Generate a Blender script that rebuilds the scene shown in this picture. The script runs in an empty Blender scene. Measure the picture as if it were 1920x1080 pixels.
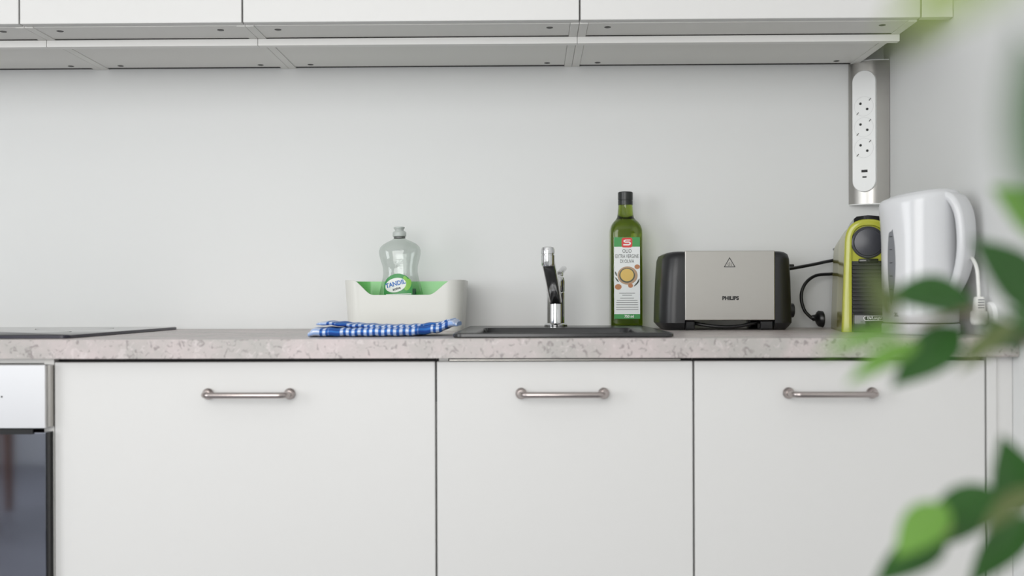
import bpy, bmesh, math, random
from mathutils import Vector, Matrix, Quaternion
random.seed(7)
PI = math.pi
scene = bpy.context.scene
COL = scene.collection

# ------------------------------------------------------------------ camera
cam_data = bpy.data.cameras.new('camera')
cam = bpy.data.objects.new('camera', cam_data)
COL.objects.link(cam)
yaw, roll = 0.01732, -0.00298
rt0 = Vector((math.cos(yaw), math.sin(yaw), 0)); fw = Vector((-math.sin(yaw), math.cos(yaw), 0)); up0 = Vector((0, 0, 1))
rt = rt0 * math.cos(roll) + up0 * math.sin(roll)
up = up0 * math.cos(roll) - rt0 * math.sin(roll)
cam.matrix_world = Matrix(((rt.x, up.x, -fw.x, 0.14748), (rt.y, up.y, -fw.y, -2.25596),
                           (rt.z, up.z, -fw.z, 0.95906), (0, 0, 0, 1)))
cam_data.sensor_width = 36.0
cam_data.lens = 1996.625 / 1920 * 36.0
cam_data.shift_y = 23.11 / 1920
cam_data.clip_start = 0.02
cam_data.dof.use_dof = True
cam_data.dof.focus_distance = 2.02
cam_data.dof.aperture_fstop = 2.5
scene.camera = cam

# ------------------------------------------------------------------ light
vs = scene.view_settings
vs.view_transform = 'Standard'; vs.look = 'None'; vs.gamma = 1.0; vs.use_curve_mapping = False
vs.exposure = -0.40
world = bpy.data.worlds.new('daylight_sky'); scene.world = world
world.use_nodes = True
world.node_tree.nodes['Background'].inputs[0].default_value = (0.86, 0.93, 1.0, 1)
world.node_tree.nodes['Background'].inputs[1].default_value = 1.0

def area(name, loc, target, sx, sy, power, color):
    d = bpy.data.lights.new(name, 'AREA'); d.shape = 'RECTANGLE'; d.size = sx; d.size_y = sy
    d.energy = power; d.color = color
    o = bpy.data.objects.new(name, d); COL.objects.link(o); o.location = loc
    o.rotation_euler = (Vector(target) - Vector(loc)).to_track_quat('-Z', 'Y').to_euler()
    return o
# daylight entering through the windows of the room, behind and to the left of the camera
area('window_daylight', (-.55, -3.42, 1.50), (-.55, 0, 1.50), 1.5, 1.6, 54, (1.0, 0.99, 0.975))
area('window_daylight', (-3.30, -3.4, 1.45), (0, -3.4, 1.45), 1.9, 1.7, 75, (0.97, 0.985, 1.0))

# ------------------------------------------------------------------ materials
def lin(c):
    c /= 255.0
    return c / 12.92 if c <= 0.04045 else ((c + 0.055) / 1.055) ** 2.4
def S(r, g, b): return (lin(r), lin(g), lin(b), 1.0)

def mat(name, color, rough=0.5, metal=0.0, **kw):
    m = bpy.data.materials.new(name); m.use_nodes = True
    b = m.node_tree.nodes['Principled BSDF']
    b.inputs['Base Color'].default_value = color
    b.inputs['Roughness'].default_value = rough
    b.inputs['Metallic'].default_value = metal
    for k, v in kw.items(): b.inputs[k.replace('_', ' ')].default_value = v
    return m
def nd(m, t, **kw):
    n = m.node_tree.nodes.new(t)
    for k, v in kw.items(): setattr(n, k, v)
    return n
def ln(m, a, b): m.node_tree.links.new(a, b)
def bsdf(m): return m.node_tree.nodes['Principled BSDF']
def add_bump(m, scale, strength, dist=0.001, stretch=None):
    tc = nd(m, 'ShaderNodeTexCoord'); no = nd(m, 'ShaderNodeTexNoise'); bp = nd(m, 'ShaderNodeBump')
    no.inputs['Scale'].default_value = scale; no.inputs['Detail'].default_value = 4
    src = tc.outputs['Object']
    if stretch:
        mp = nd(m, 'ShaderNodeMapping'); mp.inputs['Scale'].default_value = stretch
        ln(m, src, mp.inputs[0]); src = mp.outputs[0]
    ln(m, src, no.inputs['Vector']); ln(m, no.outputs[0], bp.inputs['Height'])
    bp.inputs['Strength'].default_value = strength; bp.inputs['Distance'].default_value = dist
    ln(m, bp.outputs[0], bsdf(m).inputs['Normal'])
    return no

M = {}
M['wall'] = mat('wall_paint', S(226, 227, 226), 0.55); add_bump(M['wall'], 60, 0.05)
M['ceiling'] = mat('ceiling_paint', S(240, 240, 238), 0.8); add_bump(M['ceiling'], 50, 0.05)
M['white'] = mat('white_laminate', S(216, 215, 213), 0.42); add_bump(M['white'], 25, 0.015)
M['carcass'] = mat('white_board', S(232, 231, 227), 0.5); add_bump(M['carcass'], 40, 0.03)
M['edge'] = mat('white_edging', S(238, 237, 234), 0.45); add_bump(M['edge'], 40, 0.03)
M['plug_grey'] = mat('cam_fitting', S(70, 68, 66), 0.45, 0.6)
M['dark'] = mat('dark_gap', S(30, 27, 28), 0.7)  # stands in for shade in the cabinet gaps; also colours the oven body

def worktop_mat():
    m = mat('speckled_laminate', S(200, 192, 189), 0.36)
    tc = nd(m, 'ShaderNodeTexCoord')
    n1 = nd(m, 'ShaderNodeTexNoise'); n1.inputs['Scale'].default_value = 14; n1.inputs['Detail'].default_value = 5; n1.inputs['Roughness'].default_value = .6
    r1 = nd(m, 'ShaderNodeValToRGB')
    r1.color_ramp.elements[0].position = .35; r1.color_ramp.elements[0].color = S(176, 172, 168)
    r1.color_ramp.elements[1].position = .65; r1.color_ramp.elements[1].color = S(198, 186, 185)
    n2 = nd(m, 'ShaderNodeTexNoise'); n2.inputs['Scale'].default_value = 95; n2.inputs['Detail'].default_value = 3; n2.inputs['Distortion'].default_value = 1.2
    r2 = nd(m, 'ShaderNodeValToRGB')
    r2.color_ramp.elements[0].position = .34; r2.color_ramp.elements[0].color = (1, 1, 1, 1)
    r2.color_ramp.elements[1].position = .43; r2.color_ramp.elements[1].color = (0, 0, 0, 1)
    n3 = nd(m, 'ShaderNodeTexNoise'); n3.inputs['Scale'].default_value = 60; n3.inputs['Detail'].default_value = 4; n3.inputs['Distortion'].default_value = 2.0
    r3 = nd(m, 'ShaderNodeValToRGB')
    r3.color_ramp.elements[0].position = .58; r3.color_ramp.elements[0].color = (0, 0, 0, 1)
    r3.color_ramp.elements[1].position = .68; r3.color_ramp.elements[1].color = (1, 1, 1, 1)
    mx = nd(m, 'ShaderNodeMix', data_type='RGBA'); mx2 = nd(m, 'ShaderNodeMix', data_type='RGBA')
    for n in (n1, n2, n3): ln(m, tc.outputs['Object'], n.inputs['Vector'])
    ln(m, n1.outputs[0], r1.inputs[0]); ln(m, n2.outputs[0], r2.inputs[0]); ln(m, n3.outputs[0], r3.inputs[0])
    s2 = nd(m, 'ShaderNodeMath', operation='MULTIPLY'); s2.inputs[1].default_value = .55; ln(m, r2.outputs[0], s2.inputs[0])
    s3 = nd(m, 'ShaderNodeMath', operation='MULTIPLY'); s3.inputs[1].default_value = .45; ln(m, r3.outputs[0], s3.inputs[0])
    ln(m, s2.outputs[0], mx.inputs['Factor']); ln(m, r1.outputs[0], mx.inputs['A']); mx.inputs['B'].default_value = S(112, 102, 102)
    ln(m, s3.outputs[0], mx2.inputs['Factor']); ln(m, mx.outputs['Result'], mx2.inputs['A']); mx2.inputs['B'].default_value = S(216, 207, 206)
    ln(m, mx2.outputs['Result'], bsdf(m).inputs['Base Color'])
    return m
M['worktop'] = worktop_mat()

def floor_mat():
    m = mat('grey_wood_floor', S(120, 122, 128), 0.4)
    tc = nd(m, 'ShaderNodeTexCoord'); mp = nd(m, 'ShaderNodeMapping'); mp.inputs['Scale'].default_value = (1, 9, 1)
    no = nd(m, 'ShaderNodeTexNoise'); no.inputs['Scale'].default_value = 3; no.inputs['Detail'].default_value = 6
    r = nd(m, 'ShaderNodeValToRGB'); r.color_ramp.elements[0].color = S(104, 106, 114); r.color_ramp.elements[1].color = S(164, 164, 168)
    ln(m, tc.outputs['Object'], mp.inputs[0]); ln(m, mp.outputs[0], no.inputs['Vector']); ln(m, no.outputs[0], r.inputs[0]); ln(m, r.outputs[0], bsdf(m).inputs['Base Color'])
    return m
M['floor'] = floor_mat()
M['steel'] = mat('brushed_steel', S(182, 179, 174), 0.30, 1.0); add_bump(M['steel'], 30, 0.06, 0.0005, (1, 1, 40))
M['oven_steel'] = mat('oven_steel', S(214, 214, 216), 0.36, 1.0); add_bump(M['oven_steel'], 30, 0.05, 0.0005, (1, 1, 40))
M['handle'] = mat('handle_steel', S(178, 169, 166), 0.24, 1.0); add_bump(M['handle'], 60, 0.03, 0.0003)
M['chrome'] = mat('chrome', S(212, 212, 213), 0.09, 1.0); add_bump(M['chrome'], 40, 0.01, 0.0002)
M['oven_glass'] = mat('dark_oven_glass', S(148, 151, 162), 0.05, 1.0); add_bump(M['oven_glass'], 6, 0.01, 0.0003)
M['hob'] = mat('black_hob_glass', S(20, 20, 26), 0.08); add_bump(M['hob'], 6, 0.01, 0.0003)
M['hob_edge'] = mat('hob_trim', S(34, 32, 48), 0.35)
M['granite'] = mat('black_granite_sink', S(44, 44, 45), 0.24); add_bump(M['granite'], 350, 0.10, 0.0004)
M['toaster_black'] = mat('toaster_black', S(32, 32, 34), 0.36); add_bump(M['toaster_black'], 300, 0.05, 0.0003)
M['black'] = mat('black_plastic', S(22, 22, 23), 0.32); add_bump(M['black'], 200, 0.05, 0.0003)
M['slat'] = mat('slat_black', S(14, 14, 15), 0.45); add_bump(M['slat'], 200, 0.03, 0.0003)
M['gloss_black'] = mat('gloss_black', S(20, 20, 22), 0.10); add_bump(M['gloss_black'], 20, 0.01, 0.0003)
M['head_grey'] = mat('charcoal_plastic', S(58, 59, 66), 0.30); add_bump(M['head_grey'], 200, 0.04, 0.0003)
M['cable'] = mat('black_cable', S(20, 20, 21), 0.4); add_bump(M['cable'], 100, 0.03, 0.0003)
M['lime'] = mat('lime_gloss', S(176, 178, 62), 0.12, 0.0); add_bump(M['lime'], 15, 0.01, 0.0003)
M['lime_side'] = mat('lime_mirror_side', S(160, 156, 70), 0.14, 0.25); add_bump(M['lime_side'], 15, 0.01, 0.0003)
M['kettle'] = mat('white_gloss_plastic', S(215, 216, 218), 0.20); add_bump(M['kettle'], 12, 0.01, 0.0003)
M['kettle_grey'] = mat('gauge_grey', S(120, 122, 126), 0.2); add_bump(M['kettle_grey'], 60, 0.02, 0.0003)
M['cable_white'] = mat('white_cable', S(232, 232, 228), 0.4); add_bump(M['cable_white'], 100, 0.03, 0.0003)
M['alu'] = mat('satin_aluminium', S(172, 170, 166), 0.34, 1.0); add_bump(M['alu'], 40, 0.05, 0.0003, (1, 1, 30))
M['plate'] = mat('white_socket_plastic', S(240, 241, 240), 0.3); add_bump(M['plate'], 60, 0.02, 0.0003)
M['hole'] = mat('socket_hole', S(10, 10, 10), 0.6)
M['bin'] = mat('white_bin_plastic', S(222, 222, 216), 0.32); add_bump(M['bin'], 40, 0.02, 0.0003)
M['bin_green'] = mat('green_bin_plastic', S(118, 204, 112), 0.22); add_bump(M['bin_green'], 40, 0.02, 0.0003)
M['ink'] = mat('black_ink', S(26, 26, 27), 0.5)
M['ink_grey'] = mat('grey_ink', S(104, 106, 104), 0.5)
M['ink_faint'] = mat('faint_grey_line', S(196, 197, 196), 0.5)
M['ink_white'] = mat('white_ink', S(240, 240, 238), 0.45)
M['ink_red'] = mat('red_ink', S(214, 58, 54), 0.4)
M['ink_blue'] = mat('blue_ink', S(40, 110, 190), 0.4)
M['ink_green'] = mat('green_ink', S(62, 150, 78), 0.4)
M['ink_dkgreen'] = mat('dark_green_ink', S(44, 124, 76), 0.4)
M['ink_lime'] = mat('light_green_ink', S(136, 196, 84), 0.4)
M['paper'] = mat('label_paper', S(232, 235, 234), 0.4); add_bump(M['paper'], 80, 0.02, 0.0003)
M['ink_oil'] = mat('golden_ink', S(220, 186, 100), 0.45)
M['ink_bowl'] = mat('bowl_ink', S(180, 150, 120), 0.45)
M['ink_nut'] = mat('nut_ink', S(186, 126, 84), 0.45)
M['ink_olive'] = mat('leaf_ink', S(78, 84, 74), 0.45)
M['cap_black'] = mat('bottle_cap', S(34, 38, 36), 0.35); add_bump(M['cap_black'], 120, 0.05, 0.0003)
M['soap_cap'] = mat('grey_cap', S(190, 196, 192), 0.35); add_bump(M['soap_cap'], 60, 0.03, 0.0003)
M['terracotta'] = mat('grey_pot', S(150, 148, 144), 0.7); add_bump(M['terracotta'], 60, 0.2)
M['soil'] = mat('soil', S(62, 48, 38), 0.95); add_bump(M['soil'], 120, 0.8, 0.004)
M['bark'] = mat('bark', S(104, 92, 70), 0.8); add_bump(M['bark'], 120, 0.4, 0.002)
M['wood'] = mat('brown_wood', S(132, 84, 58), 0.45); add_bump(M['wood'], 40, 0.1, 0.001, (1, 1, .1))
M['seat'] = mat('dark_seat', S(40, 40, 44), 0.7); add_bump(M['seat'], 200, 0.2)

def glass_mat(name, color, ior, rough=0.02):
    m = mat(name, color, rough, 0.0, IOR=ior, Transmission_Weight=1.0)
    add_bump(m, 18, 0.03, 0.0005)
    return m
M['green_glass'] = glass_mat('olive_green_glass', S(150, 172, 62), 1.45)
def clear_plastic():
    m = bpy.data.materials.new('clear_plastic'); m.use_nodes = True
    nt = m.node_tree; nt.nodes.remove(nt.nodes['Principled BSDF'])
    out = nt.nodes['Material Output']
    t = nd(m, 'ShaderNodeBsdfTransparent'); t.inputs[0].default_value = (0.85, 0.875, 0.86, 1)
    g = nd(m, 'ShaderNodeBsdfGlossy'); g.inputs['Roughness'].default_value = 0.08
    lw = nd(m, 'ShaderNodeLayerWeight'); lw.inputs['Blend'].default_value = .5
    pw = nd(m, 'ShaderNodeMath', operation='POWER'); pw.inputs[1].default_value = 3.5; ln(m, lw.outputs['Facing'], pw.inputs[0])
    f = nd(m, 'ShaderNodeMath', operation='MULTIPLY_ADD'); f.inputs[1].default_value = .40; f.inputs[2].default_value = .06; ln(m, pw.outputs[0], f.inputs[0])
    no = nd(m, 'ShaderNodeTexNoise'); no.inputs['Scale'].default_value = 70
    tc = nd(m, 'ShaderNodeTexCoord'); ln(m, tc.outputs['Object'], no.inputs['Vector'])
    bp = nd(m, 'ShaderNodeBump'); bp.inputs['Strength'].default_value = .25; bp.inputs['Distance'].default_value = .002
    ln(m, no.outputs[0], bp.inputs['Height']); ln(m, bp.outputs[0], g.inputs['Normal']); ln(m, bp.outputs[0], lw.inputs['Normal'])
    mx = nd(m, 'ShaderNodeMixShader')
    ln(m, f.outputs[0], mx.inputs[0]); ln(m, t.outputs[0], mx.inputs[1]); ln(m, g.outputs[0], mx.inputs[2]); ln(m, mx.outputs[0], out.inputs[0])
    return m
M['clear'] = clear_plastic()

def leaf_mat(name, c):
    m = mat(name, c, 0.38)
    nt = m.node_tree; out = nt.nodes['Material Output']
    tc = nd(m, 'ShaderNodeTexCoord'); no = nd(m, 'ShaderNodeTexNoise'); no.inputs['Scale'].default_value = 30
    hs = nd(m, 'ShaderNodeHueSaturation'); hs.inputs['Color'].default_value = c
    mr = nd(m, 'ShaderNodeMapRange'); mr.inputs['To Min'].default_value = .8; mr.inputs['To Max'].default_value = 1.2
    ln(m, tc.outputs['Object'], no.inputs['Vector']); ln(m, no.outputs[0], mr.inputs[0]); ln(m, mr.outputs[0], hs.inputs['Value'])
    ln(m, hs.outputs[0], bsdf(m).inputs['Base Color'])
    tr = nd(m, 'ShaderNodeBsdfTranslucent'); ln(m, hs.outputs[0], tr.inputs[0])
    mx = nd(m, 'ShaderNodeMixShader'); mx.inputs[0].default_value = .3
    ln(m, bsdf(m).outputs[0], mx.inputs[1]); ln(m, tr.outputs[0], mx.inputs[2]); ln(m, mx.outputs[0], out.inputs[0])
    return m
LEAF = [leaf_mat('leaf_dark_green', S(44, 86, 32)), leaf_mat('leaf_bright_green', S(104, 148, 62)),
        leaf_mat('leaf_olive', S(92, 104, 62)), leaf_mat('leaf_yellow_green', S(118, 136, 62))]

def gingham():
    m = mat('blue_check_cotton', S(60, 110, 180), 0.85)
    uv = nd(m, 'ShaderNodeUVMap'); sp = nd(m, 'ShaderNodeSeparateXYZ'); ln(m, uv.outputs[0], sp.inputs[0])
    def stripe(sock, period, duty):
        a = nd(m, 'ShaderNodeMath', operation='DIVIDE'); a.inputs[1].default_value = period; ln(m, sock, a.inputs[0])
        b = nd(m, 'ShaderNodeMath', operation='FRACT'); ln(m, a.outputs[0], b.inputs[0])
        c = nd(m, 'ShaderNodeMath', operation='LESS_THAN'); c.inputs[1].default_value = duty; ln(m, b.outputs[0], c.inputs[0])
        return c.outputs[0]
    su = stripe(sp.outputs[0], 0.0096, .5)
    sv = stripe(sp.outputs[1], 0.0110, .45)
    def band(lo, hi):
        a = nd(m, 'ShaderNodeMath', operation='GREATER_THAN'); a.inputs[1].default_value = lo; ln(m, sp.outputs[0], a.inputs[0])
        b = nd(m, 'ShaderNodeMath', operation='LESS_THAN'); b.inputs[1].default_value = hi; ln(m, sp.outputs[0], b.inputs[0])
        c = nd(m, 'ShaderNodeMath', operation='MULTIPLY'); ln(m, a.outputs[0], c.inputs[0]); ln(m, b.outputs[0], c.inputs[1])
        return c.outputs[0]
    mxu = nd(m, 'ShaderNodeMath', operation='MAXIMUM'); ln(m, su, mxu.inputs[0])
    bb = nd(m, 'ShaderNodeMath', operation='ADD'); ln(m, band(.034, .052), bb.inputs[0]); ln(m, band(.178, .198), bb.inputs[1]); ln(m, bb.outputs[0], mxu.inputs[1])
    inv = nd(m, 'ShaderNodeMath', operation='SUBTRACT'); inv.inputs[0].default_value = 1
    ed = nd(m, 'ShaderNodeMath', operation='ADD'); ln(m, band(-.01, .016), ed.inputs[0]); ln(m, band(.226, .30), ed.inputs[1]); ln(m, ed.outputs[0], inv.inputs[1])
    fu = nd(m, 'ShaderNodeMath', operation='MULTIPLY'); ln(m, mxu.outputs[0], fu.inputs[0]); ln(m, inv.outputs[0], fu.inputs[1])
    w1 = nd(m, 'ShaderNodeMath', operation='MULTIPLY'); w1.inputs[1].default_value = .62; ln(m, fu.outputs[0], w1.inputs[0])
    w2 = nd(m, 'ShaderNodeMath', operation='MULTIPLY_ADD'); w2.inputs[1].default_value = .34; ln(m, sv, w2.inputs[0]); ln(m, w1.outputs[0], w2.inputs[2])
    r = nd(m, 'ShaderNodeValToRGB'); cr = r.color_ramp
    cr.elements[0].position = 0; cr.elements[0].color = S(226, 232, 246); cr.elements[1].position = 1; cr.elements[1].color = S(24, 66, 148)
    e = cr.elements.new(.34); e.color = S(150, 178, 224)
    e = cr.elements.new(.62); e.color = S(44, 112, 192)
    ln(m, w2.outputs[0], r.inputs[0]); ln(m, r.outputs[0], bsdf(m).inputs['Base Color'])
    return m
M['gingham'] = gingham()

# ------------------------------------------------------------------ geometry helpers
def finish(name, me, material, parent=None, angle=35, smooth=True):
    if material is not None: me.materials.append(material)
    if smooth:
        for p in me.polygons: p.use_smooth = True
        me.set_sharp_from_angle(angle=math.radians(angle))
    o = bpy.data.objects.new(name, me); COL.objects.link(o)
    if parent is not None: o.parent = parent
    return o
def from_bm(name, bm, material, parent=None, angle=35):
    bmesh.ops.recalc_face_normals(bm, faces=bm.faces)
    me = bpy.data.meshes.new(name); bm.to_mesh(me); bm.free()
    return finish(name, me, material, parent, angle)
def add_box(bm, x0, x1, y0, y1, z0, z1, bev=0.0, seg=2):
    r = bmesh.ops.create_cube(bm, size=1.0)
    vs_ = r['verts']
    for v in vs_: v.co = Vector(((x0 + x1) / 2 + v.co.x * (x1 - x0), (y0 + y1) / 2 + v.co.y * (y1 - y0), (z0 + z1) / 2 + v.co.z * (z1 - z0)))
    if bev > 0:
        es = list({e for v in vs_ for e in v.link_edges})
        bmesh.ops.bevel(bm, geom=es, offset=bev, segments=seg, affect='EDGES', profile=0.5)
def box(name, x0, x1, y0, y1, z0, z1, material, parent=None, bev=0.0, seg=2):
    bm = bmesh.new(); add_box(bm, x0, x1, y0, y1, z0, z1, bev, seg)
    return from_bm(name, bm, material, parent, 12)
def add_loft(bm, rings, cap0=True, cap1=True, closed=True, uvs=None):
    R = [[bm.verts.new(p) for p in ring] for ring in rings]
    n = len(R[0]); lay = bm.loops.layers.uv.verify() if uvs else None
    for i in range(len(R) - 1):
        for j in range(n if closed else n - 1):
            k = (j + 1) % n
            f = bm.faces.new((R[i][j], R[i][k], R[i + 1][k], R[i + 1][j]))
            if uvs:
                kk = j + 1
                for l, (a, b) in zip(f.loops, ((i, j), (i, kk), (i + 1, kk), (i + 1, j))): l[lay].uv = uvs[a][b]
    if cap0: bm.faces.new(list(reversed(R[0])))
    if cap1: bm.faces.new(R[-1])
    return R
def add_lathe(bm, prof, n=32, center=(0, 0, 0), axis='z', cap0=True, cap1=True):
    rings = []
    for r, h in prof:
        ring = []
        for k in range(n):
            a = 2 * PI * k / n; c, s = r * math.cos(a), r * math.sin(a)
            p = (c, s, h) if axis == 'z' else ((c, h, s) if axis == 'y' else (h, c, s))
            ring.append((p[0] + center[0], p[1] + center[1], p[2] + center[2]))
        rings.append(ring)
    add_loft(bm, rings, cap0, cap1)
def lathe(name, prof, material, parent=None, n=32, center=(0, 0, 0), axis='z', angle=35, cap0=True, cap1=True):
    bm = bmesh.new(); add_lathe(bm, prof, n, center, axis, cap0, cap1)
    return from_bm(name, bm, material, parent, angle)
def smooth_path(pts, sub=8):
    P = [Vector(p) for p in pts]; out = []
    for i in range(len(P) - 1):
        p0 = P[max(i - 1, 0)]; p1 = P[i]; p2 = P[i + 1]; p3 = P[min(i + 2, len(P) - 1)]
        for k in range(sub):
            t = k / sub
            out.append(.5 * ((2 * p1) + (p2 - p0) * t + (2 * p0 - 5 * p1 + 4 * p2 - p3) * t * t + (3 * p1 - p0 - 3 * p2 + p3) * t ** 3))
    out.append(P[-1]); return out
def add_tube(bm, path, rad, n=10):
    path = [Vector(p) for p in path]; rings = []; N = None
    rs = rad if isinstance(rad, (list, tuple)) else [rad] * len(path)
    for i, p in enumerate(path):
        t = (path[min(i + 1, len(path) - 1)] - path[max(i - 1, 0)]).normalized()
        if N is None:
            N = t.orthogonal().normalized()
        N = (N - t * N.dot(t)).normalized(); B = t.cross(N)
        rings.append([p + (N * math.cos(2 * PI * k / n) + B * math.sin(2 * PI * k / n)) * rs[i] for k in range(n)])
    add_loft(bm, rings)
def tube(name, path, rad, material, parent=None, n=10):
    bm = bmesh.new(); add_tube(bm, path, rad, n)
    return from_bm(name, bm, material, parent, 60)
def rrect(w, h, r, n=6, cx=0.0, cy=0.0):
    pts = []
    for (sx, sy, a0) in ((1, 1, 0), (-1, 1, 90), (-1, -1, 180), (1, -1, 270)):
        for k in range(n + 1):
            a = math.radians(a0 + 90 * k / n)
            pts.append((cx + sx * (w / 2 - r) + r * math.cos(a), cy + sy * (h / 2 - r) + r * math.sin(a)))
    return pts
def ident(x, z, d): return (x, -d, z)
def flat(name, pts, material, parent, fn=ident, d=0.0003):
    """a filled printed patch: 2-D outline (x, z) laid on a surface by fn(x, z, lift)"""
    me = bpy.data.meshes.new(name)
    me.from_pydata([fn(x, z, d) for x, z in pts], [], [list(range(len(pts)))])
    return finish(name, me, material, parent, smooth=False)
def patch(name, x0, x1, z0, z1, material, parent, fn=ident, d=0.0003, nx=8, nz=8, inside=None):
    bm = bmesh.new(); g = [[bm.verts.new(fn(x0 + (x1 - x0) * i / nx, z0 + (z1 - z0) * j / nz, d)) for i in range(nx + 1)] for j in range(nz + 1)]
    for j in range(nz):
        for i in range(nx): bm.faces.new((g[j][i], g[j][i + 1], g[j + 1][i + 1], g[j + 1][i]))
    return from_bm(name, bm, material, parent)
def strip_ring(name, outer, inner, material, parent, fn=ident, d=0.0003):
    n = len(outer); v = [fn(x, z, d) for x, z in outer] + [fn(x, z, d) for x, z in inner]
    f = [(i, (i + 1) % n, n + (i + 1) % n, n + i) for i in range(n)]
    me = bpy.data.meshes.new(name); me.from_pydata(v, [], f)
    return finish(name, me, material, parent, smooth=False)
def text(name, body, size, x, z, material, parent, fn=ident, d=0.0005, bold=0.0, sx=1.0, rot=0.0, shear=0.0):
    c = bpy.data.curves.new(name, 'FONT'); c.body = body; c.size = size; c.align_x = 'CENTER'; c.align_y = 'CENTER'
    c.offset = bold; c.shear = shear; c.resolution_u = 3
    o = bpy.data.objects.new(name, c); COL.objects.link(o)
    dg = bpy.context.evaluated_depsgraph_get(); dg.update()
    me = bpy.data.meshes.new_from_object(o.evaluated_get(dg))
    bpy.data.objects.remove(o); bpy.data.curves.remove(c)
    ca, sa = math.cos(rot), math.sin(rot)
    for v in me.vertices:
        px, pz = v.co.x * sx, v.co.y
        v.co = fn(x + px * ca - pz * sa, z + px * sa + pz * ca, d)
    me.materials.clear()
    me.name = name
    return finish(name, me, material, parent, smooth=False)
def ellipse(cx, cz, a, b, n=28, rot=0.0):
    out = []
    for k in range(n):
        t = 2 * PI * k / n; x, z = a * math.cos(t), b * math.sin(t)
        out.append((cx + x * math.cos(rot) - z * math.sin(rot), cz + x * math.sin(rot) + z * math.cos(rot)))
    return out

def tag(o, label, cat, group=None):
    o['label'] = label; o['category'] = cat
    if group: o['group'] = group
    return o
def thing(name, label, cat, loc=(0, 0, 0), rotz=0.0, group=None):
    o = bpy.data.objects.new(name, None); COL.objects.link(o); o.empty_display_size = .05
    o.location = loc; o.rotation_euler = (0, 0, rotz)
    return tag(o, label, cat, group)
def struct(o): o['kind'] = 'structure'; return o

# ------------------------------------------------------------------ room
XR, XL, YF, ZC = 0.893, -3.4, -5.2, 2.6
struct(box('floor', XL - .1, XR + .1, YF - .1, .1, -.1, 0, M['floor']))
struct(box('ceiling', XL - .1, XR + .1, YF - .1, .1, ZC, ZC + .1, M['ceiling']))
struct(box('wall_back', XL - .1, XR + .1, 0, .1, 0, ZC, M['wall']))
struct(box('wall_right', XR, XR + .1, YF - .1, 0, 0, ZC, M['wall']))
def wall_with_window(name, axis, pos, a0, a1, w0, w1, z0, z1):
    bm = bmesh.new()
    for (p, q, lo, hi) in ((a0, w0, 0, ZC), (w1, a1, 0, ZC), (w0, w1, 0, z0), (w0, w1, z1, ZC)):
        if axis == 'y': add_box(bm, p, q, pos - .1, pos, lo, hi)
        else: add_box(bm, pos - .1, pos, p, q, lo, hi)
    return struct(from_bm(name, bm, M['wall']))
YN, XN = -3.5, -1.35      # unseen L-shaped plan, added to shape the light: shallow behind the camera, deeper left
wall_with_window('wall_front', 'y', YN, XN, XR + .1, -1.3, .2, .65, 2.35)
struct(box('wall_return', XN, XN + .1, YF - .1, YN - .1, 0, ZC, M['wall']))
struct(box('wall_far', XL - .1, XN, YF - .1, YF, 0, ZC, M['wall']))
wall_with_window('wall_left', 'x', XL, YF, 0, -4.4, -2.4, .55, 2.35)
def window(name, axis, pos, w0, w1, z0, z1):
    bm = bmesh.new(); t = .05
    for (p, q, lo, hi) in ((w0, w0 + t, z0, z1), (w1 - t, w1, z0, z1), (w0 + t, w1 - t, z0, z0 + t), (w0 + t, w1 - t, z1 - t, z1), ((w0 + w1) / 2 - t / 2, (w0 + w1) / 2 + t / 2, z0 + t, z1 - t)):
        if axis == 'y': add_box(bm, p, q, pos - .08, pos - .03, lo, hi)
        else: add_box(bm, pos - .08, pos - .03, p, q, lo, hi)
    return struct(from_bm(name, bm, M['white']))
window('window_1', 'y', YN, -1.3, .2, .65, 2.35)
window('window_2', 'x', XL, -4.4, -2.4, .55, 2.35)

# ------------------------------------------------------------------ base cabinets
ZT = 0.9; ZB = 0.8702; ZD = 0.8640; YD = -0.60
def bar_handle(parent, xc, z):
    """bent steel bar on two round feet, 128 mm between the feet"""
    h = .064; yb = YD - .033
    bm = bmesh.new()
    path = [(xc - h, YD - .001, z)]
    for k in range(7):
        a = PI / 2 * k / 6; path.append((xc - h + .012 * (1 - math.cos(a)), yb + .012 - .012 * math.sin(a), z))
    for k in range(7):
        a = PI / 2 * (1 - k / 6); path.append((xc + h - .012 * (1 - math.cos(a)), yb + .012 - .012 * math.sin(a), z))
    path.append((xc + h, YD - .001, z))
    add_tube(bm, path, .0046, 14)
    o = from_bm('handle', bm, M['handle'], parent, 60); o['label'] = 'brushed steel bar handle'
    for s in (-1, 1):
        lathe('handle_foot', [(.0082, 0), (.0088, -.0015), (.0088, -.0045), (.0066, -.007), (.0052, -.010)], M['handle'], o, 20, (xc + s * h, YD, z), 'y')
    return o
def base_cabinet(x0, x1, hx, label, group='white base cabinets under the worktop'):
    t = thing('base_cabinet', label, 'cabinet', ((x0 + x1) / 2, -.3, 0), 0, group)
    ox, oy = (x0 + x1) / 2, -.3
    def lb(name, a, b, c, d, e, f, m, bev=0):
        return box(name, a - ox, b - ox, c - oy, d - oy, e, f, m, t, bev)
    top = ZB - .0005
    lb('side_panel', x0 + .0005, x0 + .016, -.58, -.02, .10, top, M['carcass'])
    lb('side_panel', x1 - .016, x1 - .0005, -.58, -.02, .10, top, M['carcass'])
    lb('bottom_panel', x0 + .016, x1 - .016, -.58, -.02, .10, .116, M['carcass'])
    lb('back_panel', x0 + .016, x1 - .016, -.026, -.02, .116, top, M['carcass'])
    lb('plinth', x0 + .001, x1 - .001, -.545, -.53, 0, .0995, M['white'])
    d = lb('door', x0 + .0015, x1 - .0015, YD, YD + .0185, .105, ZD, M['white'], .0012)
    if hx is not None:
        h = bar_handle(d, hx, .8145)
        h.location = (-ox, -oy, 0)
    return t, lb
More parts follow.
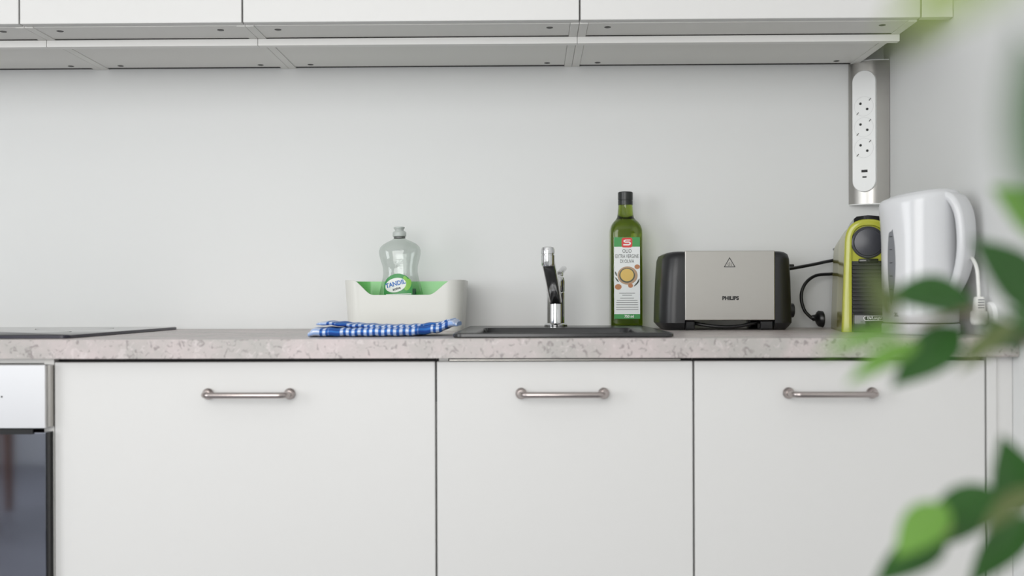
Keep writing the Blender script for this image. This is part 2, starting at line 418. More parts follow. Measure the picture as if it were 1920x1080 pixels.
cab1, lb1 = base_cabinet(-.6, 0, -.292, 'widest white base cabinet with bar handle, beside the oven')
lb1('gap_shade_strip', -.5994, -.0006, -.5812, -.5803, .80, ZB - .0006, M['dark'])  # dark strip painting the shade in the gap under the worktop
cab2, lb2 = base_cabinet(0, .4, .1965, 'narrow white base cabinet with bar handle, below the sink')
lb2('gap_shade_strip', .0006, .3994, -.5812, -.5803, .80, ZB - .0006, M['dark'])  # gap shade above the sink door, put in as a dark strip
lb2('steel_rail', .020, .381, -.592, -.5815, .8644, .8672, M['steel'], .0006)
lb2('bracket', .004, .0185, -.590, -.5815, .8644, .8690, M['edge'])
cab3, lb3 = base_cabinet(.4, .85, .610, 'white base cabinet with bar handle, below the toaster and kettle')
lb3('gap_shade_strip', .4006, .8494, -.5812, -.5803, .80, ZB - .0006, M['dark'])  # same painted gap shade above this door
flr = thing('filler_panel', 'slim white filler panels closing the base run against the side wall', 'panel', (.872, -.59, 0))
box('panel', .8515 - .872, .8665 - .872, YD + .59, YD + .0185 + .59, .02, ZB - .001, M['white'], flr, .0008)
box('panel', .8672 - .872, XR - .0005 - .872, YD + .004 + .59, YD + .0185 + .59, .0, ZB - .001, M['white'], flr, .0008)

# oven in its housing
oc = thing('oven_housing', 'white housing cabinet around the built-in oven', 'cabinet', (-.9, -.3, 0))
def lo(name, a, b, c, d, e, f, m, par=None, bev=0): return box(name, a + .9, b + .9, c + .3, d + .3, e, f, m, par or oc, bev)
lo('side_panel', -.616, -.6005, -.597, -.02, 0, ZB - .0005, M['carcass'])
lo('side_panel', -1.2, -1.184, -.597, -.02, 0, ZB - .0005, M['carcass'])
lo('top_rail', -1.184, -.616, -.592, -.55, .8625, ZB - .0005, M['edge'])
lo('bottom_panel', -1.184, -.616, -.58, -.02, .08, .10, M['carcass'])
ov = thing('oven', 'built-in oven with stainless control panel and dark glass door', 'oven', (-.9, -.3, .1005))
def lv(name, a, b, c, d, e, f, m, par=None, bev=0): return box(name, a + .9, b + .9, c + .3, d + .3, e - .1005, f - .1005, m, par or ov, bev)
lv('oven_body', -1.18, -.62, -.575, -.06, .1005, .855, M['dark'])
cp = lv('control_panel', -1.19, -.6045, -.620, -.5755, .7625, .8612, M['oven_steel'], None, .0012)
lv('panel_edge', -.6043, -.5995, -.612, -.5995, .7645, .8600, M['steel'], cp)
lathe('indicator', [(.0014, 0), (.0014, -.0006)], M['ink'], cp, 12, (-.672 + .9, -.620 + .3, .812 - .1005), 'y')
gd = lv('oven_door', -1.19, -.6055, -.615, -.5755, .13, .7560, M['oven_glass'], None, .0015)
lv('door_trim', -.6050, -.6020, -.614, -.5765, .13, .7560, M['black'], gd)
lv('vent_slot', -1.15, -.625, -.618, -.6155, .7535, .7612, M['black'], gd)

# ------------------------------------------------------------------ worktop with sink cut-out
bm = bmesh.new()
SX0, SX1, SY0, SY1 = .0246, .3735, -.585, -.100     # sink outer edge
hx0, hx1, hy0, hy1 = SX0 + .012, SX1 - .012, SY0 + .012, SY1 + .012 - .024
xs = [-1.55, hx0, hx1, XR - .001]; ys = [-.62, hy0, hy1, -.001]
gv = {}
for k, z in enumerate((ZB, ZT)):
    for i, x in enumerate(xs):
        for j, y in enumerate(ys): gv[i, j, k] = bm.verts.new((x, y, z))
for i in range(3):
    for j in range(3):
        if (i, j) == (1, 1): continue
        for k in (0, 1): bm.faces.new((gv[i, j, k], gv[i + 1, j, k], gv[i + 1, j + 1, k], gv[i, j + 1, k]))
for i in range(3):
    for j in (0, 3): bm.faces.new((gv[i, j, 0], gv[i + 1, j, 0], gv[i + 1, j, 1], gv[i, j, 1]))
for j in range(3):
    for i in (0, 3): bm.faces.new((gv[i, j, 0], gv[i, j + 1, 0], gv[i, j + 1, 1], gv[i, j, 1]))
for q in (1, 2): bm.faces.new((gv[q, 1, 0], gv[q, 2, 0], gv[q, 2, 1], gv[q, 1, 1])); bm.faces.new((gv[1, q, 0], gv[2, q, 0], gv[2, q, 1], gv[1, q, 1]))
fe = [e for e in bm.edges if all(abs(v.co.y + .62) < 1e-6 for v in e.verts) and abs(e.verts[0].co.z - e.verts[1].co.z) < 1e-6]
bmesh.ops.bevel(bm, geom=fe, offset=.002, segments=2, affect='EDGES')
tag(from_bm('worktop', bm, M['worktop']), 'speckled grey laminate worktop running the length of the kitchen', 'worktop')

# ------------------------------------------------------------------ hob
hob = thing('hob', 'black glass hob set flat on the worktop above the oven', 'hob', (-.885, -.305, ZT))
bm = bmesh.new()
o2 = rrect(.588, .53, .012)
add_loft(bm, [[(x, y, .0003) for x, y in rrect(.582, .524, .010)], [(x, y, .0006) for x, y in o2], [(x, y, .0050) for x, y in o2], [(x, y, .0060) for x, y in rrect(.585, .527, .011)]])
from_bm('glass_plate', bm, M['hob'], hob)
bm = bmesh.new()
add_loft(bm, [[(x, y, .0005) for x, y in rrect(.5895, .5315, .0125)], [(x, y, .0052) for x, y in rrect(.5895, .5315, .0125)]], False, False)
from_bm('edge_trim', bm, M['hob_edge'], hob)
for k, (x, y, r) in enumerate(((-.14, .12, .09), (.14, .12, .072), (-.14, -.12, .072), (.14, -.12, .09))):
    strip_ring('cooking_zone', ellipse(x, y, r, r, 40), ellipse(x, y, r - .002, r - .002, 40), M['ink_grey'], hob, lambda a, b, d: (a, b, .0060 + d), .0003)

# ------------------------------------------------------------------ sink
sk = thing('sink', 'black granite single-bowl sink with raised rim set in the worktop', 'sink', (.199, -.3425, ZT))
w, dp = SX1 - SX0, SY1 - SY0
bw, bd, by = .285, .375, -.022
bm = bmesh.new()
def rr(w_, d_, r_, z, cy=0.0): return [(x, y, z) for x, y in rrect(w_, d_, r_, 6, 0, cy)]
add_loft(bm, [rr(w - .030, dp - .030, .012, -.004), rr(w - .004, dp - .004, .014, .0003), rr(w, dp, .016, .002), rr(w - .001, dp - .001, .016, .0062), rr(w - .005, dp - .005, .014, .0078), rr(w - .014, dp - .014, .012, .0078),
              rr(bw + .014, bd + .014, .030, .0062, by), rr(bw, bd, .028, .0055, by), rr(bw - .004, bd - .004, .028, .001, by), rr(bw - .024, bd - .024, .034, -.165, by), rr(bw - .06, bd - .06, .04, -.178, by), rr(.06, .06, .029, -.181, by)], False, True)
from_bm('bowl', bm, M['granite'], sk, 40)
lathe('drain', [(.040, -.1805), (.040, -.178), (.034, -.1765), (.010, -.178), (.001, -.178)], M['chrome'], sk, 28, (0, by, 0))

# ------------------------------------------------------------------ tap
tp = thing('mixer_tap', 'chrome single-lever mixer tap rising behind the sink bowl', 'tap', (.198, -.132, ZT + .0072))
lathe('base_ring', [(.0235, 0), (.0235, .003), (.0205, .006), (.0185, .0065)], M['chrome'], tp, 32)
lathe('column', [(.0178, .0062), (.0178, .066), (.0172, .0675)], M['chrome'], tp, 36)
lathe('swivel_body', [(.0172, .068), (.0182, .0695), (.0182, .090), (.0165, .097), (.0105, .102), (.001, .1035)], M['chrome'], tp, 36)
# spout: flattened bar rising towards the room and drifting a little to the left
rings = []
sp0 = Vector((.000, -.008, .050)); sp1 = Vector((-.0190, -.200, .124))
for k in range(17):
    t = k / 16; c = sp0.lerp(sp1, t) + Vector((0, 0, .003 * math.sin(PI * t)))
    ww, hh = .0124 - .0006 * t, .0095 - .0015 * t
    rings.append([(c.x + px, c.y, c.z + pz) for px, pz in rrect(2 * ww, 2 * hh, .0052, 4)])
bm = bmesh.new(); add_loft(bm, rings); spo = from_bm('spout', bm, M['chrome'], tp, 50)
lathe('aerator', [(.0095, -.0005), (.0110, .000), (.0118, .004), (.0120, .019), (.0112, .0195), (.0112, .0215), (.0122, .022), (.0122, .029), (.0105, .0335), (.006, .035), (.001, .035)], M['chrome'], spo, 32, (-.0190, -.203, .1135))
# lever: rises from the swivel body, leaning back to the right
bm = bmesh.new()
add_tube(bm, smooth_path([(.004, .002, .096), (.008, .008, .104), (.012, .022, .110), (.017, .05, .116), (.019, .058, .1165)], 5), [.008] * 6 + [.0062] * 8 + [.0052] * 6 + [.003], 14)
from_bm('lever', bm, M['chrome'], tp, 60)

# ------------------------------------------------------------------ upper cabinets
YU, YLIP, ZUD, ZU = -.3706, -.2628, 1.4547, 1.4525
ZTOP = 2.16
def wall_cabinet(x0, x1, label, left_screw=True, group='white wall cabinets'):
    ox, oy = (x0 + x1) / 2, -.18
    t = thing('wall_cabinet', label, 'cabinet', (ox, oy, ZU), 0, group)
    def lb(name, a, b, c, d, e, f, m, bev=0, par=None): return box(name, a - ox, b - ox, c - oy, d - oy, e - ZU, f - ZU, m, par or t, bev)
    lb('side_panel', x0 + .0004, x0 + .0158, -.3515, -.001, ZU, ZTOP, M['carcass'], .0004)
    lb('side_panel', x1 - .0158, x1 - .0004, -.3515, -.001, ZU, ZTOP, M['carcass'], .0004)
    bp = lb('bottom_panel', x0 + .0164, x1 - .0164, -.3505, -.0160, ZU + .0012, ZU + .017, M['carcass'])
    lb('back_panel', x0 + .0160, x1 - .0160, -.0157, -.003, ZU + .0014, ZTOP, M['dark'])  # coloured dark to imitate the shaded gap along the wall
    lb('pelmet_shade_strip', x0 + .0166, x1 - .0166, YLIP - .0016, YLIP + .001, ZU + .0008, ZU + .0011, M['dark'], 0, bp)  # thin dark strip painting the shade line where pelmet meets panel
    lb('top_panel', x0 + .0158, x1 - .0158, -.3515, -.007, ZTOP - .016, ZTOP, M['carcass'])
    lb('door', x0 + .0015, x1 - .0015, YU, YU + .0182, ZUD, ZTOP, M['white'], .0012)
    lp = lb('light_pelmet', x0 + .0004, x1 - .0004, YLIP, YLIP + .016, 1.4393, ZU - .0004, M['edge'], .0006)
    for sx in (x0 + .0525, x1 - .0525):
        for sy in (-.323, -.035):
            if (sx < (x0 + x1) / 2 and not left_screw): continue
            c = lathe('cam_fitting', [(.0062, .0004), (.0062, -.0004), (.0048, -.0009), (.0008, -.0004)], M['plug_grey'], bp, 16, (sx - ox, sy - oy, ZU + .0012 - ZU))
    return t
XU = .2363
wall_cabinet(XU - 1.6, XU - 1.0, 'white wall cabinet farthest from the corner, hung over the hob')
wall_cabinet(XU - 1.0, XU - .6, 'narrow white wall cabinet hung between two wider ones')
wall_cabinet(XU - .6, XU, 'wide white wall cabinet hung above the white storage bin and tap')
wall_cabinet(XU, XU + .6, 'wide white wall cabinet hung above the toaster and olive oil bottle')
wf = thing('wall_cabinet_filler', 'white upright filler board between the last wall cabinet and side wall', 'panel', (.865, -.36, ZUD))
box('board', XU + .6015 - .865, XR - .001 - .865, YU + .36, YU + .0182 + .36, 0, ZTOP - ZUD, M['white'], wf, .001)
box('fixing_strip', XU + .6015 - .865, XU + .622 - .865, YU + .0184 + .36, YU + .08 + .36, .02, ZTOP - ZUD, M['carcass'], wf)

# ------------------------------------------------------------------ socket column in the corner
sc = thing('corner_socket_tower', 'upright aluminium socket strip with white face mounted in the wall corner', 'socket strip', (0.893, 0, 1.158))
prof = [(-.0745, -.0012), (-.0740, -.0050), (-.0715, -.0100), (-.066, -.0165), (-.058, -.0235), (-.049, -.0300), (-.041, -.0345), (-.033, -.0370), (-.025, -.0378), (-.0012, -.0378), (-.0012, -.0012)]
bm = bmesh.new(); H = .2965
add_loft(bm, [[(x, y, z) for x, y in prof] for z in (0, .0012, H - .0012, H)])
from_bm('housing', bm, M['alu'], sc, 40)
for z0, z1 in ((-.0018, 0), (H, H + .0018)):
    bm = bmesh.new(); add_loft(bm, [[(x * 1.0, y - .0006 if y < -.002 else y, z) for x, y in prof] for z in (z0, z1)])
    from_bm('end_cap', bm, M['plate'], sc, 40)
# flat white face lying on the chamfer
fa, fb = Vector((-.0715, -.0125, 0)), Vector((-.0250, -.0400, 0)); fc = (fa + fb) / 2
fx = (fb - fa).normalized(); fn_ = Vector((fx.y, -fx.x, 0))
if fn_.y > 0: fn_ = -fn_
def fface(x, z, d): p = fc + fx * x + fn_ * (d + .0060); return (p.x, p.y, p.z + z)
PW, PH, PZ = .0475, .2525, .1503
bm = bmesh.new()
st = lambda w_, h_: [(x, z) for x, z in rrect(w_, h_, w_ / 2 - .0002, 12, 0, PZ)]
add_loft(bm, [[fface(x, z, -.010) for x, z in st(PW, PH)], [fface(x, z, .0012) for x, z in st(PW, PH)], [fface(x, z, .0024) for x, z in st(PW - .002, PH - .002)]])
pl = from_bm('face_plate', bm, M['plate'], sc, 40)
for k in range(3):
    zc = .2014 - .0432 * k
    so = strip_ring('socket', ellipse(0, zc, .0195, .0205, 36), ellipse(0, zc, .0191, .0201, 36), M['ink_faint'], pl, fface, .0027)
    for s in (-1, 1):
        bm = bmesh.new(); add_loft(bm, [[fface(x, z, .0022) for x, z in ellipse(s * .0068, zc - s * .0060, .0027, .0027, 16)], [fface(x, z, .0028) for x, z in ellipse(s * .0068, zc - s * .0060, .0027, .0027, 16)]])
        from_bm('pin_hole', bm, M['hole'], so)
        a = [(s * .0125 + dx, zc + s * .0138 + dz) for dx, dz in ((-.0026, -.0024), (-.0012, -.0032), (.0026, .0016), (.0012, .0024))]
        flat('earth_clip', a, M['plug_grey'], so, fface, .0029)
bm = bmesh.new(); add_loft(bm, [[fface(x, z, .0022) for x, z in rrect(.0125, .0052, .0006, 2, .001, .0672)], [fface(x, z, .0029) for x, z in rrect(.0125, .0052, .0006, 2, .001, .0672)]])
from_bm('usb_port', bm, M['hole'], pl)
bm = bmesh.new(); add_loft(bm, [[fface(x, z, .0022) for x, z in rrect(.0088, .0028, .0013, 3, .001, .0548)], [fface(x, z, .0029) for x, z in rrect(.0088, .0028, .0013, 3, .001, .0548)]])
from_bm('usb_port', bm, M['hole'], pl)

# ------------------------------------------------------------------ white / green storage bin
bn = thing('storage_bin', 'white plastic storage bin with green inside and dipped front edge', 'bin', (-.0990, -.1150, ZT + .0002))
BW, BD, BH = .2360, .1680, .0990
def bin_ring(t, wtop, wbot, dtop, dbot, inset):
    w_ = wbot + (wtop - wbot) * t - 2 * inset; d_ = dbot + (dtop - dbot) * t - 2 * inset
    return rrect(w_, d_, .034 - inset, 14)
def densify(ring, k=5):
    out = []
    n = len(ring)
    for i in range(n):
        a, b = ring[i], ring[(i + 1) % n]
        L_ = math.hypot(a[0] - b[0], a[1] - b[1]); m_ = max(1, int(L_ / .004))
        m_ = m_ if L_ > .02 else 1
        for j in range(m_): out.append((a[0] + (b[0] - a[0]) * j / m_, a[1] + (b[1] - a[1]) * j / m_))
    return out
def sstep(a, b, x): t = min(1, max(0, (x - a) / (b - a))); return t * t * (3 - 2 * t)
def bin_top(x, y):
    if y > -.02: return BH
    dip = sstep(-.100, -.060, x) * (1 - sstep(.050, .098, x))
    return BH - .0290 * dip
def bin_wall(inset, zlo):
    rings = []
    ref = densify(rrect(BW - 2 * inset, BD - 2 * inset, .034 - inset, 14))
    for k in range(9):
        ring = []
        for (x, y) in ref:
            zt = bin_top(x, y); z = zlo + (zt - zlo) * k / 8
            s = 1 - .055 * (1 - z / BH)
            ring.append((x * s, y * (1 - .06 * (1 - z / BH)), z))
        rings.append(ring)
    return rings
ro, ri = bin_wall(0, 0.0), bin_wall(.0022, .003)
bm = bmesh.new(); add_loft(bm, ro, True, False)
ro2 = [[(x * .99, y * .985, z) for x, y, z in ro[-1]]]
add_loft(bm, [ro[-1], ro2[0]], False, False)
bmesh.ops.remove_doubles(bm, verts=bm.verts, dist=1e-6)
from_bm('outer_shell', bm, M['bin'], bn, 50)
bm = bmesh.new(); add_loft(bm, [ro2[0]] + list(reversed(ri)), False, True)
from_bm('green_lining', bm, M['bin_green'], bn, 50)
strip_ring('hand_slot', [(y, z) for y, z in rrect(.050, .016, .0075, 6, 0, .074)], [(y, z) for y, z in rrect(.046, .012, .0055, 6, 0, .074)], M['bin'], bn, lambda a, b, d: (.1168 - .0065 * (1 - b / BH) + d, a, b), .0012)
flat('hand_slot', rrect(.046, .012, .0055, 6, 0, .074), M['bin_green'], bn, lambda a, b, d: (.1168 - .0065 * (1 - b / BH) + d, a, b), .0008)

# ------------------------------------------------------------------ washing-up liquid bottle
sb = thing('dish_soap_bottle', 'clear plastic washing-up bottle with green label standing inside the white bin', 'bottle', (-.1115, -.112, ZT + .0048))
sb.rotation_euler = (0, math.radians(-1.5), 0)
SPROF = [(0, .0395, .0240), (.004, .0435, .0270), (.02, .0450, .0280), (.045, .0452, .0280), (.068, .0440, .0275), (.085, .0400, .0262), (.100, .0360, .0252), (.112, .0343, .0250), (.124, .0352, .0255), (.137, .0390, .0268), (.147, .0414, .0270), (.155, .0418, .0262), (.162, .0395, .0245), (.168, .0335, .0220), (.173, .0245, .0185), (.177, .0150, .0135), (.180, .0112, .0112), (.184, .0108, .0108)]
def s_at(z):
    for (z0, a0, b0), (z1, a1, b1) in zip(SPROF, SPROF[1:]):
        if z0 <= z <= z1:
            t = (z - z0) / (z1 - z0); return a0 + (a1 - a0) * t, b0 + (b1 - b0) * t
    return SPROF[-1][1:]
def sfront(x, z, d):
    a, b = s_at(z); q = min(.97, abs(x) / a)
    return (x, -(b * (1 - q ** 2.4) ** (1 / 2.4) + d), z)
bm = bmesh.new(); rings = []
for z, a, b in SPROF:
    ring = []
    for k in range(48):
        t = 2 * PI * k / 48; c, s = math.cos(t), math.sin(t); e = 2 / 2.4
        ring.append((a * math.copysign(abs(c) ** e, c), b * math.copysign(abs(s) ** e, s), z))
    rings.append(ring)
add_loft(bm, rings, True, False); from_bm('bottle_body', bm, M['clear'], sb, 60)
lathe('neck_collar', [(.0116, .1795), (.0116, .1835)], M['ink_grey'], sb, 28)
cp_ = lathe('cap', [(.0132, .1838), (.0136, .185), (.0136, .1915), (.0122, .1935), (.0105, .1945)], M['soap_cap'], sb, 28)
lathe('cap_spout', [(.0088, .1940), (.0090, .1975), (.0112, .2005), (.0112, .2022), (.0098, .2030), (.001, .2030)], M['soap_cap'], cp_, 28)
bm = bmesh.new(); n = 18
def label_half(z): return .0285 if z < .082 else .0285 * math.sqrt(max(0, 1 - ((z - .082) / .0265) ** 2))
rows = [.012 + (.1082 - .012) * j / 26 for j in range(27)]
g = [[bm.verts.new(sfront(-.003 + label_half(z) * (2 * i / n - 1), z, .0004)) for i in range(n + 1)] for z in rows]
for j in range(26):
    for i in range(n): bm.faces.new((g[j][i], g[j][i + 1], g[j + 1][i + 1], g[j + 1][i]))
lab = from_bm('label', bm, M['ink_green'], sb); lab['label'] = 'green printed label'
flat_s = lambda x, z, d: sfront(x, z, d)
def spatch(name, outline, m, d, parent):
    """filled patch triangulated from its centre so that it follows the bottle"""
    cx_ = sum(p[0] for p in outline) / len(outline); cz_ = sum(p[1] for p in outline) / len(outline)
    bm = bmesh.new(); rr_ = []
    for k in (1.0, .66, .33): rr_.append([bm.verts.new(sfront(cx_ + (x - cx_) * k, cz_ + (z - cz_) * k, d)) for x, z in outline])
    c = bm.verts.new(sfront(cx_, cz_, d)); n_ = len(outline)
    for a_, b_ in ((rr_[0], rr_[1]), (rr_[1], rr_[2])):
        for i in range(n_): bm.faces.new((a_[i], a_[(i + 1) % n_], b_[(i + 1) % n_], b_[i]))
    for i in range(n_): bm.faces.new((rr_[2][i], rr_[2][(i + 1) % n_], c))
    return from_bm(name, bm, m, parent)
spatch('label_oval', ellipse(-.0075, .0855, .0215, .0140, 32, .22), M['ink_white'], .0007, lab)
spatch('label_leaf', ellipse(.0165, .0860, .0070, .0120, 20, -.3), M['ink_lime'], .0006, lab)
spatch('label_leaf', ellipse(.0130, .0960, .0040, .0075, 20, .5), M['ink_lime'], .0006, lab)
text('label_text', 'TANDIL', .0125, -.0078, .0880, M['ink_blue'], lab, sfront, .0010, .0004, .92, .22)
text('label_text', 'active', .0078, -.0055, .0785, M['ink'], lab, sfront, .0010, .0002, .9, .22)
for k, (x0, x1, z) in enumerate(((-.027, .0235, .0672), (-.022, .0235, .0622), (-.024, .020, .0575))):
    patch('label_line', x0, x1, z - .0008, z + .0008, M['ink_white'] if k == 0 else M['ink_lime'], lab, sfront, .0008, 14, 1)
bm = bmesh.new()
gb = [[bm.verts.new((lambda p: (p[0], -p[1], p[2]))(sfront(-.028 + .056 * i / 12, .014 + .064 * j / 10, -.0008))) for i in range(13)] for j in range(11)]
for j in range(10):
    for i in range(12): bm.faces.new((gb[j][i], gb[j][i + 1], gb[j + 1][i + 1], gb[j + 1][i]))
from_bm('back_label', bm, M['ink_dkgreen'], sb)

# ------------------------------------------------------------------ folded tea towel
tw = thing('tea_towel', 'folded blue and white checked tea towel lying in front of the bin', 'towel', (-.095, -.455, ZT))
def towel_fold(name, xa, xb, yc, dep, zlow, thick, u0, n=110, tilt=0.0):
    rings, uvs = [], []
    m_ = 22
    for i in range(n + 1):
        t = i / n; x = xa + (xb - xa) * t
        z0 = zlow(x); th = thick(x) * (1 if .03 < t < .97 else .9 if .01 < t < .99 else .6); yy = yc(x); dd = dep(x) * (1 if .02 < t < .98 else .96)
        ring, uv, L_ = [], [], 0
        prev = None
        for k in range(m_ + 1):
            a = 2 * PI * k / m_ + PI; c, s = math.cos(a), math.sin(a); e = .55
            py = yy + dd * math.copysign(abs(c) ** e, c) * .5 + .0012 * math.sin(x * 190)
            pz = z0 + th * .5 + th * .5 * math.copysign(abs(s) ** e, s) + .0006 * math.sin(x * 260 + py * 40)
            p = Vector((x, py, pz))
            if prev is not None: L_ += (p - prev).length
            prev = p; uv.append((x - xa + u0, L_))
            if k < m_: ring.append((x + .095, py + .455, max(pz, .0004)))
        rings.append(ring); uvs.append(uv)
    bm = bmesh.new(); add_loft(bm, rings, uvs=uvs)
    return from_bm(name, bm, M['gingham'], tw, 70)
lift = lambda x: .0105 * sstep(-.010, .020, x) + .0050 * sstep(-.06, .012, x)
towel_fold('lower_fold', -.2150, .0255, lambda x: -.468 + .035 * sstep(-.1, .02, x), lambda x: .13, lambda x: .0002 + lift(x), lambda x: .0150 + .001 * sstep(-.13, -.12, x) - .004 * sstep(-.02, .02, x), 0.0)
towel_fold('upper_fold', -.2050, .0150, lambda x: -.452 + .03 * sstep(-.1, .02, x), lambda x: .12, lambda x: .0142 + .0042 * (1 - sstep(-.2, -.13, x)) - .0005 * sstep(-.12, -.10, x) + lift(x) - .0036 * sstep(-.02, .02, x), lambda x: .0066 - .0016 * sstep(-.14, -.10, x), .0028)

# ------------------------------------------------------------------ olive oil bottle
ob = thing('olive_oil_bottle', 'tall square green glass olive oil bottle with black cap and paper label', 'bottle', (.3440, -.0545, ZT + .0003))
OB = [(0, .0285, .008), (.003, .0315, .010), (.010, .0325, .011), (.195, .0325, .011), (.203, .0322, .0125), (.211, .0302, .015), (.218, .0262, .016), (.223, .0215, .0165), (.228, .0178, .0160), (.236, .0160, .0155), (.258, .0142, .0141)]
bm = bmesh.new(); add_loft(bm, [[(x, y, z) for x, y in rrect(2 * h, 2 * h, r, 6)] for z, h, r in OB], True, True)
from_bm('glass_body', bm, M['green_glass'], ob, 50)
cpo = lathe('cap', [(.0152, .2545), (.0152, .2632), (.0146, .2636), (.0146, .2645), (.0154, .265), (.0154, .2800), (.0140, .2815), (.001, .2815)], M['cap_black'], ob, 28)
OF = lambda x, z, d: (x, -.0325 - d, z)
lb_ = patch('label', -.0262, .0262, .0205, .1865, M['paper'], ob, OF, .0004, 1, 1); lb_['label'] = 'printed white paper label'
patch('label_band', -.0262, .0262, .1670, .1865, M['ink_green'], lb_, OF, .0006, 1, 1)
patch('label_band', -.0262, .0262, .0205, .0300, M['ink_green'], lb_, OF, .0006, 1, 1)
flat('label_logo', rrect(.0215, .0200, .004, 5, 0, .1755), M['ink_red'], lb_, OF, .0008)
sp = [(.0070, .1815), (-.0035, .1815), (-.0070, .1795), (-.0070, .1772), (-.0040, .1752), (.0050, .1752), (.0050, .1732), (.0030, .1722), (-.0075, .1722), (-.0075, .1697), (.0045, .1697), (.0078, .1722), (.0078, .1752), (.0050, .1776), (-.0040, .1776), (-.0040, .1790), (-.0020, .1795), (.0070, .1795)]
flat('label_logo_letter', sp, M['ink_white'], lb_, OF, .0010)
text('label_text', 'OLIO', .0110, 0, .1580, M['ink_grey'], lb_, OF, .0006, 0.0001, .72)
text('label_text', 'EXTRA VERGINE', .0108, 0, .1475, M['ink_grey'], lb_, OF, .0006, 0.0001, .60)
text('label_text', 'DI OLIVA', .0100, 0, .1372, M['ink_grey'], lb_, OF, .0006, 0.0001, .70)
flat('label_picture', ellipse(.001, .1085, .0205, .0185), M['ink_bowl'], lb_, OF, .0006)
flat('label_picture', ellipse(.000, .1088, .0160, .0150), M['ink_olive'], lb_, OF, .0007)
flat('label_picture', ellipse(.000, .1095, .0135, .0128), M['ink_oil'], lb_, OF, .0008)
for x, z, a, b in ((.0205, .1262, .0055, .0048), (-.0180, .0855, .0068, .0058), (.0070, .0880, .0050, .0045)):
    flat('label_picture', ellipse(x, z, a, b, 18), M['ink_nut'], lb_, OF, .0008)
for x, z, a, r_ in ((.019, .0915, .007, .8), (.0225, .0965, .006, 1.1), (-.0205, .1000, .006, 2.2), (-.0225, .112, .005, 1.9)):
    flat('label_picture', ellipse(x, z, a, .0014, 12, r_), M['ink_olive'], lb_, OF, .0008)
for k, (a, z) in enumerate(((.016, .0725), (.010, .0685), (.014, .0625), (.021, .0580), (.022, .0535), (.022, .0490), (.0225, .0440), (.0225, .0395))):
    patch('label_line', -a, a, z - .00055, z + .00055, M['ink_grey'], lb_, OF, .0006, 1, 1)
text('label_text', '750 ml', .0078, .004, .0252, M['ink_white'], lb_, OF, .0008, .0002, .9)

# ------------------------------------------------------------------ toaster
ts = thing('toaster', 'two-slice toaster with steel front panel and black rounded ends', 'toaster', (.5330, -.1150, ZT + .0002))
TD = .0750   # half depth
bm = bmesh.new()
def t_end(sign, xin, xbot, xtop):
    """rounded black end: plan sections from the foot up"""
    rings = []
    for z, f, dd in ((.0, .72, .060), (.006, .86, .068), (.014, 1.0, TD), (.05, .98, TD), (.10, .93, TD), (.138, .87, TD - .001), (.147, .80, TD - .004), (.1515, .62, TD - .010), (.1530, .40, TD - .016)):
        xo = xbot * f
        r_ = min(.030, xo * .8)
        ring = [(xin, -dd), ]
        for k in range(11):
            a = PI / 2 * k / 10
            ring.append((xin + sign * (xo - r_ + r_ * math.sin(a)), -dd + r_ - r_ * math.cos(a)))
        for k in range(11):
            a = PI / 2 * k / 10
            ring.append((xin + sign * (xo - r_ + r_ * math.cos(a)), dd - r_ + r_ * math.sin(a)))
        ring.append((xin, dd))
        rings.append([(x, y, z) for x, y in ring])
    return rings
add_loft(bm, t_end(-1, -.0868, .0465, .04)); from_bm('end_housing', bm, M['toaster_black'], ts, 40)
bm = bmesh.new(); add_loft(bm, t_end(1, .0868, .0385, .03)); eh = from_bm('end_housing', bm, M['toaster_black'], ts, 40)
fp = box('steel_panel', -.0866, .0866, -TD - .0012, -TD + .010, .0190, .1536, M['steel'], ts, .0014)
box('steel_panel', -.0866, .0866, TD - .010, TD + .001, .0190, .1532, M['steel'], ts, .0014)
box('top_plate', -.0866, .0866, -TD + .0102, -.042, .140, .1525, M['toaster_black'], ts, .001)
box('top_plate', -.0866, .0866, -.014, .014, .140, .1525, M['toaster_black'], ts, .001)
box('top_plate', -.0866, .0866, .042, TD - .0102, .140, .1525, M['toaster_black'], ts, .001)
box('inner_chassis', -.0866, .0866, -.060, .060, .022, .060, M['black'], ts)
for x0, x1 in ((-.0860, -.066), (.060, .0860)):
    box('foot', x0, x1, -.068, -.040, 0, .0190, M['gloss_black'], ts, .003)
    box('foot', x0, x1, .040, .068, 0, .0190, M['gloss_black'], ts, .003)
PFN = lambda x, z, d: (x, -TD - .0012 - d, z)
text('brand_print', 'PHILIPS', .0098, .0010, .0615, M['ink'], fp, PFN, .0003, .00055, 1.02)
tri = [(-.0118, .1215), (.0108, .1215), (-.0005, .1410)]; cx_, cz_ = -.0005, .1280
strip_ring('heat_symbol', tri, [(cx_ + (x - cx_) * .80, cz_ + (z - cz_) * .80) for x, z in tri], M['ink'], fp, PFN, .0003)
for k in (-1, 0, 1):
    pts = [(-.0005 + k * .0030 + .0008 * math.sin(j * 1.5), .1240 + j * .0011) for j in range(8 if k == 0 else 6)]
    flat('heat_symbol', [(x - .0004, z) for x, z in pts] + [(x + .0004, z) for x, z in reversed(pts)], M['ink'], fp, PFN, .0003)
dial = lathe('dial', [(.0150, .1215), (.0150, .1245), (.0142, .1255), (.0142, .1320), (.0130, .1335), (.001, .1335)], M['black'], ts, 28, (0, -.030, .0375), 'x')
lv_ = box('lever', .1195, .1370, -.024, -.004, .1240, .1290, M['black'], ts, .0018)
tube('lever_stem', [(.112, -.014, .1265), (.124, -.014, .1265)], .0025, M['black'], ts)
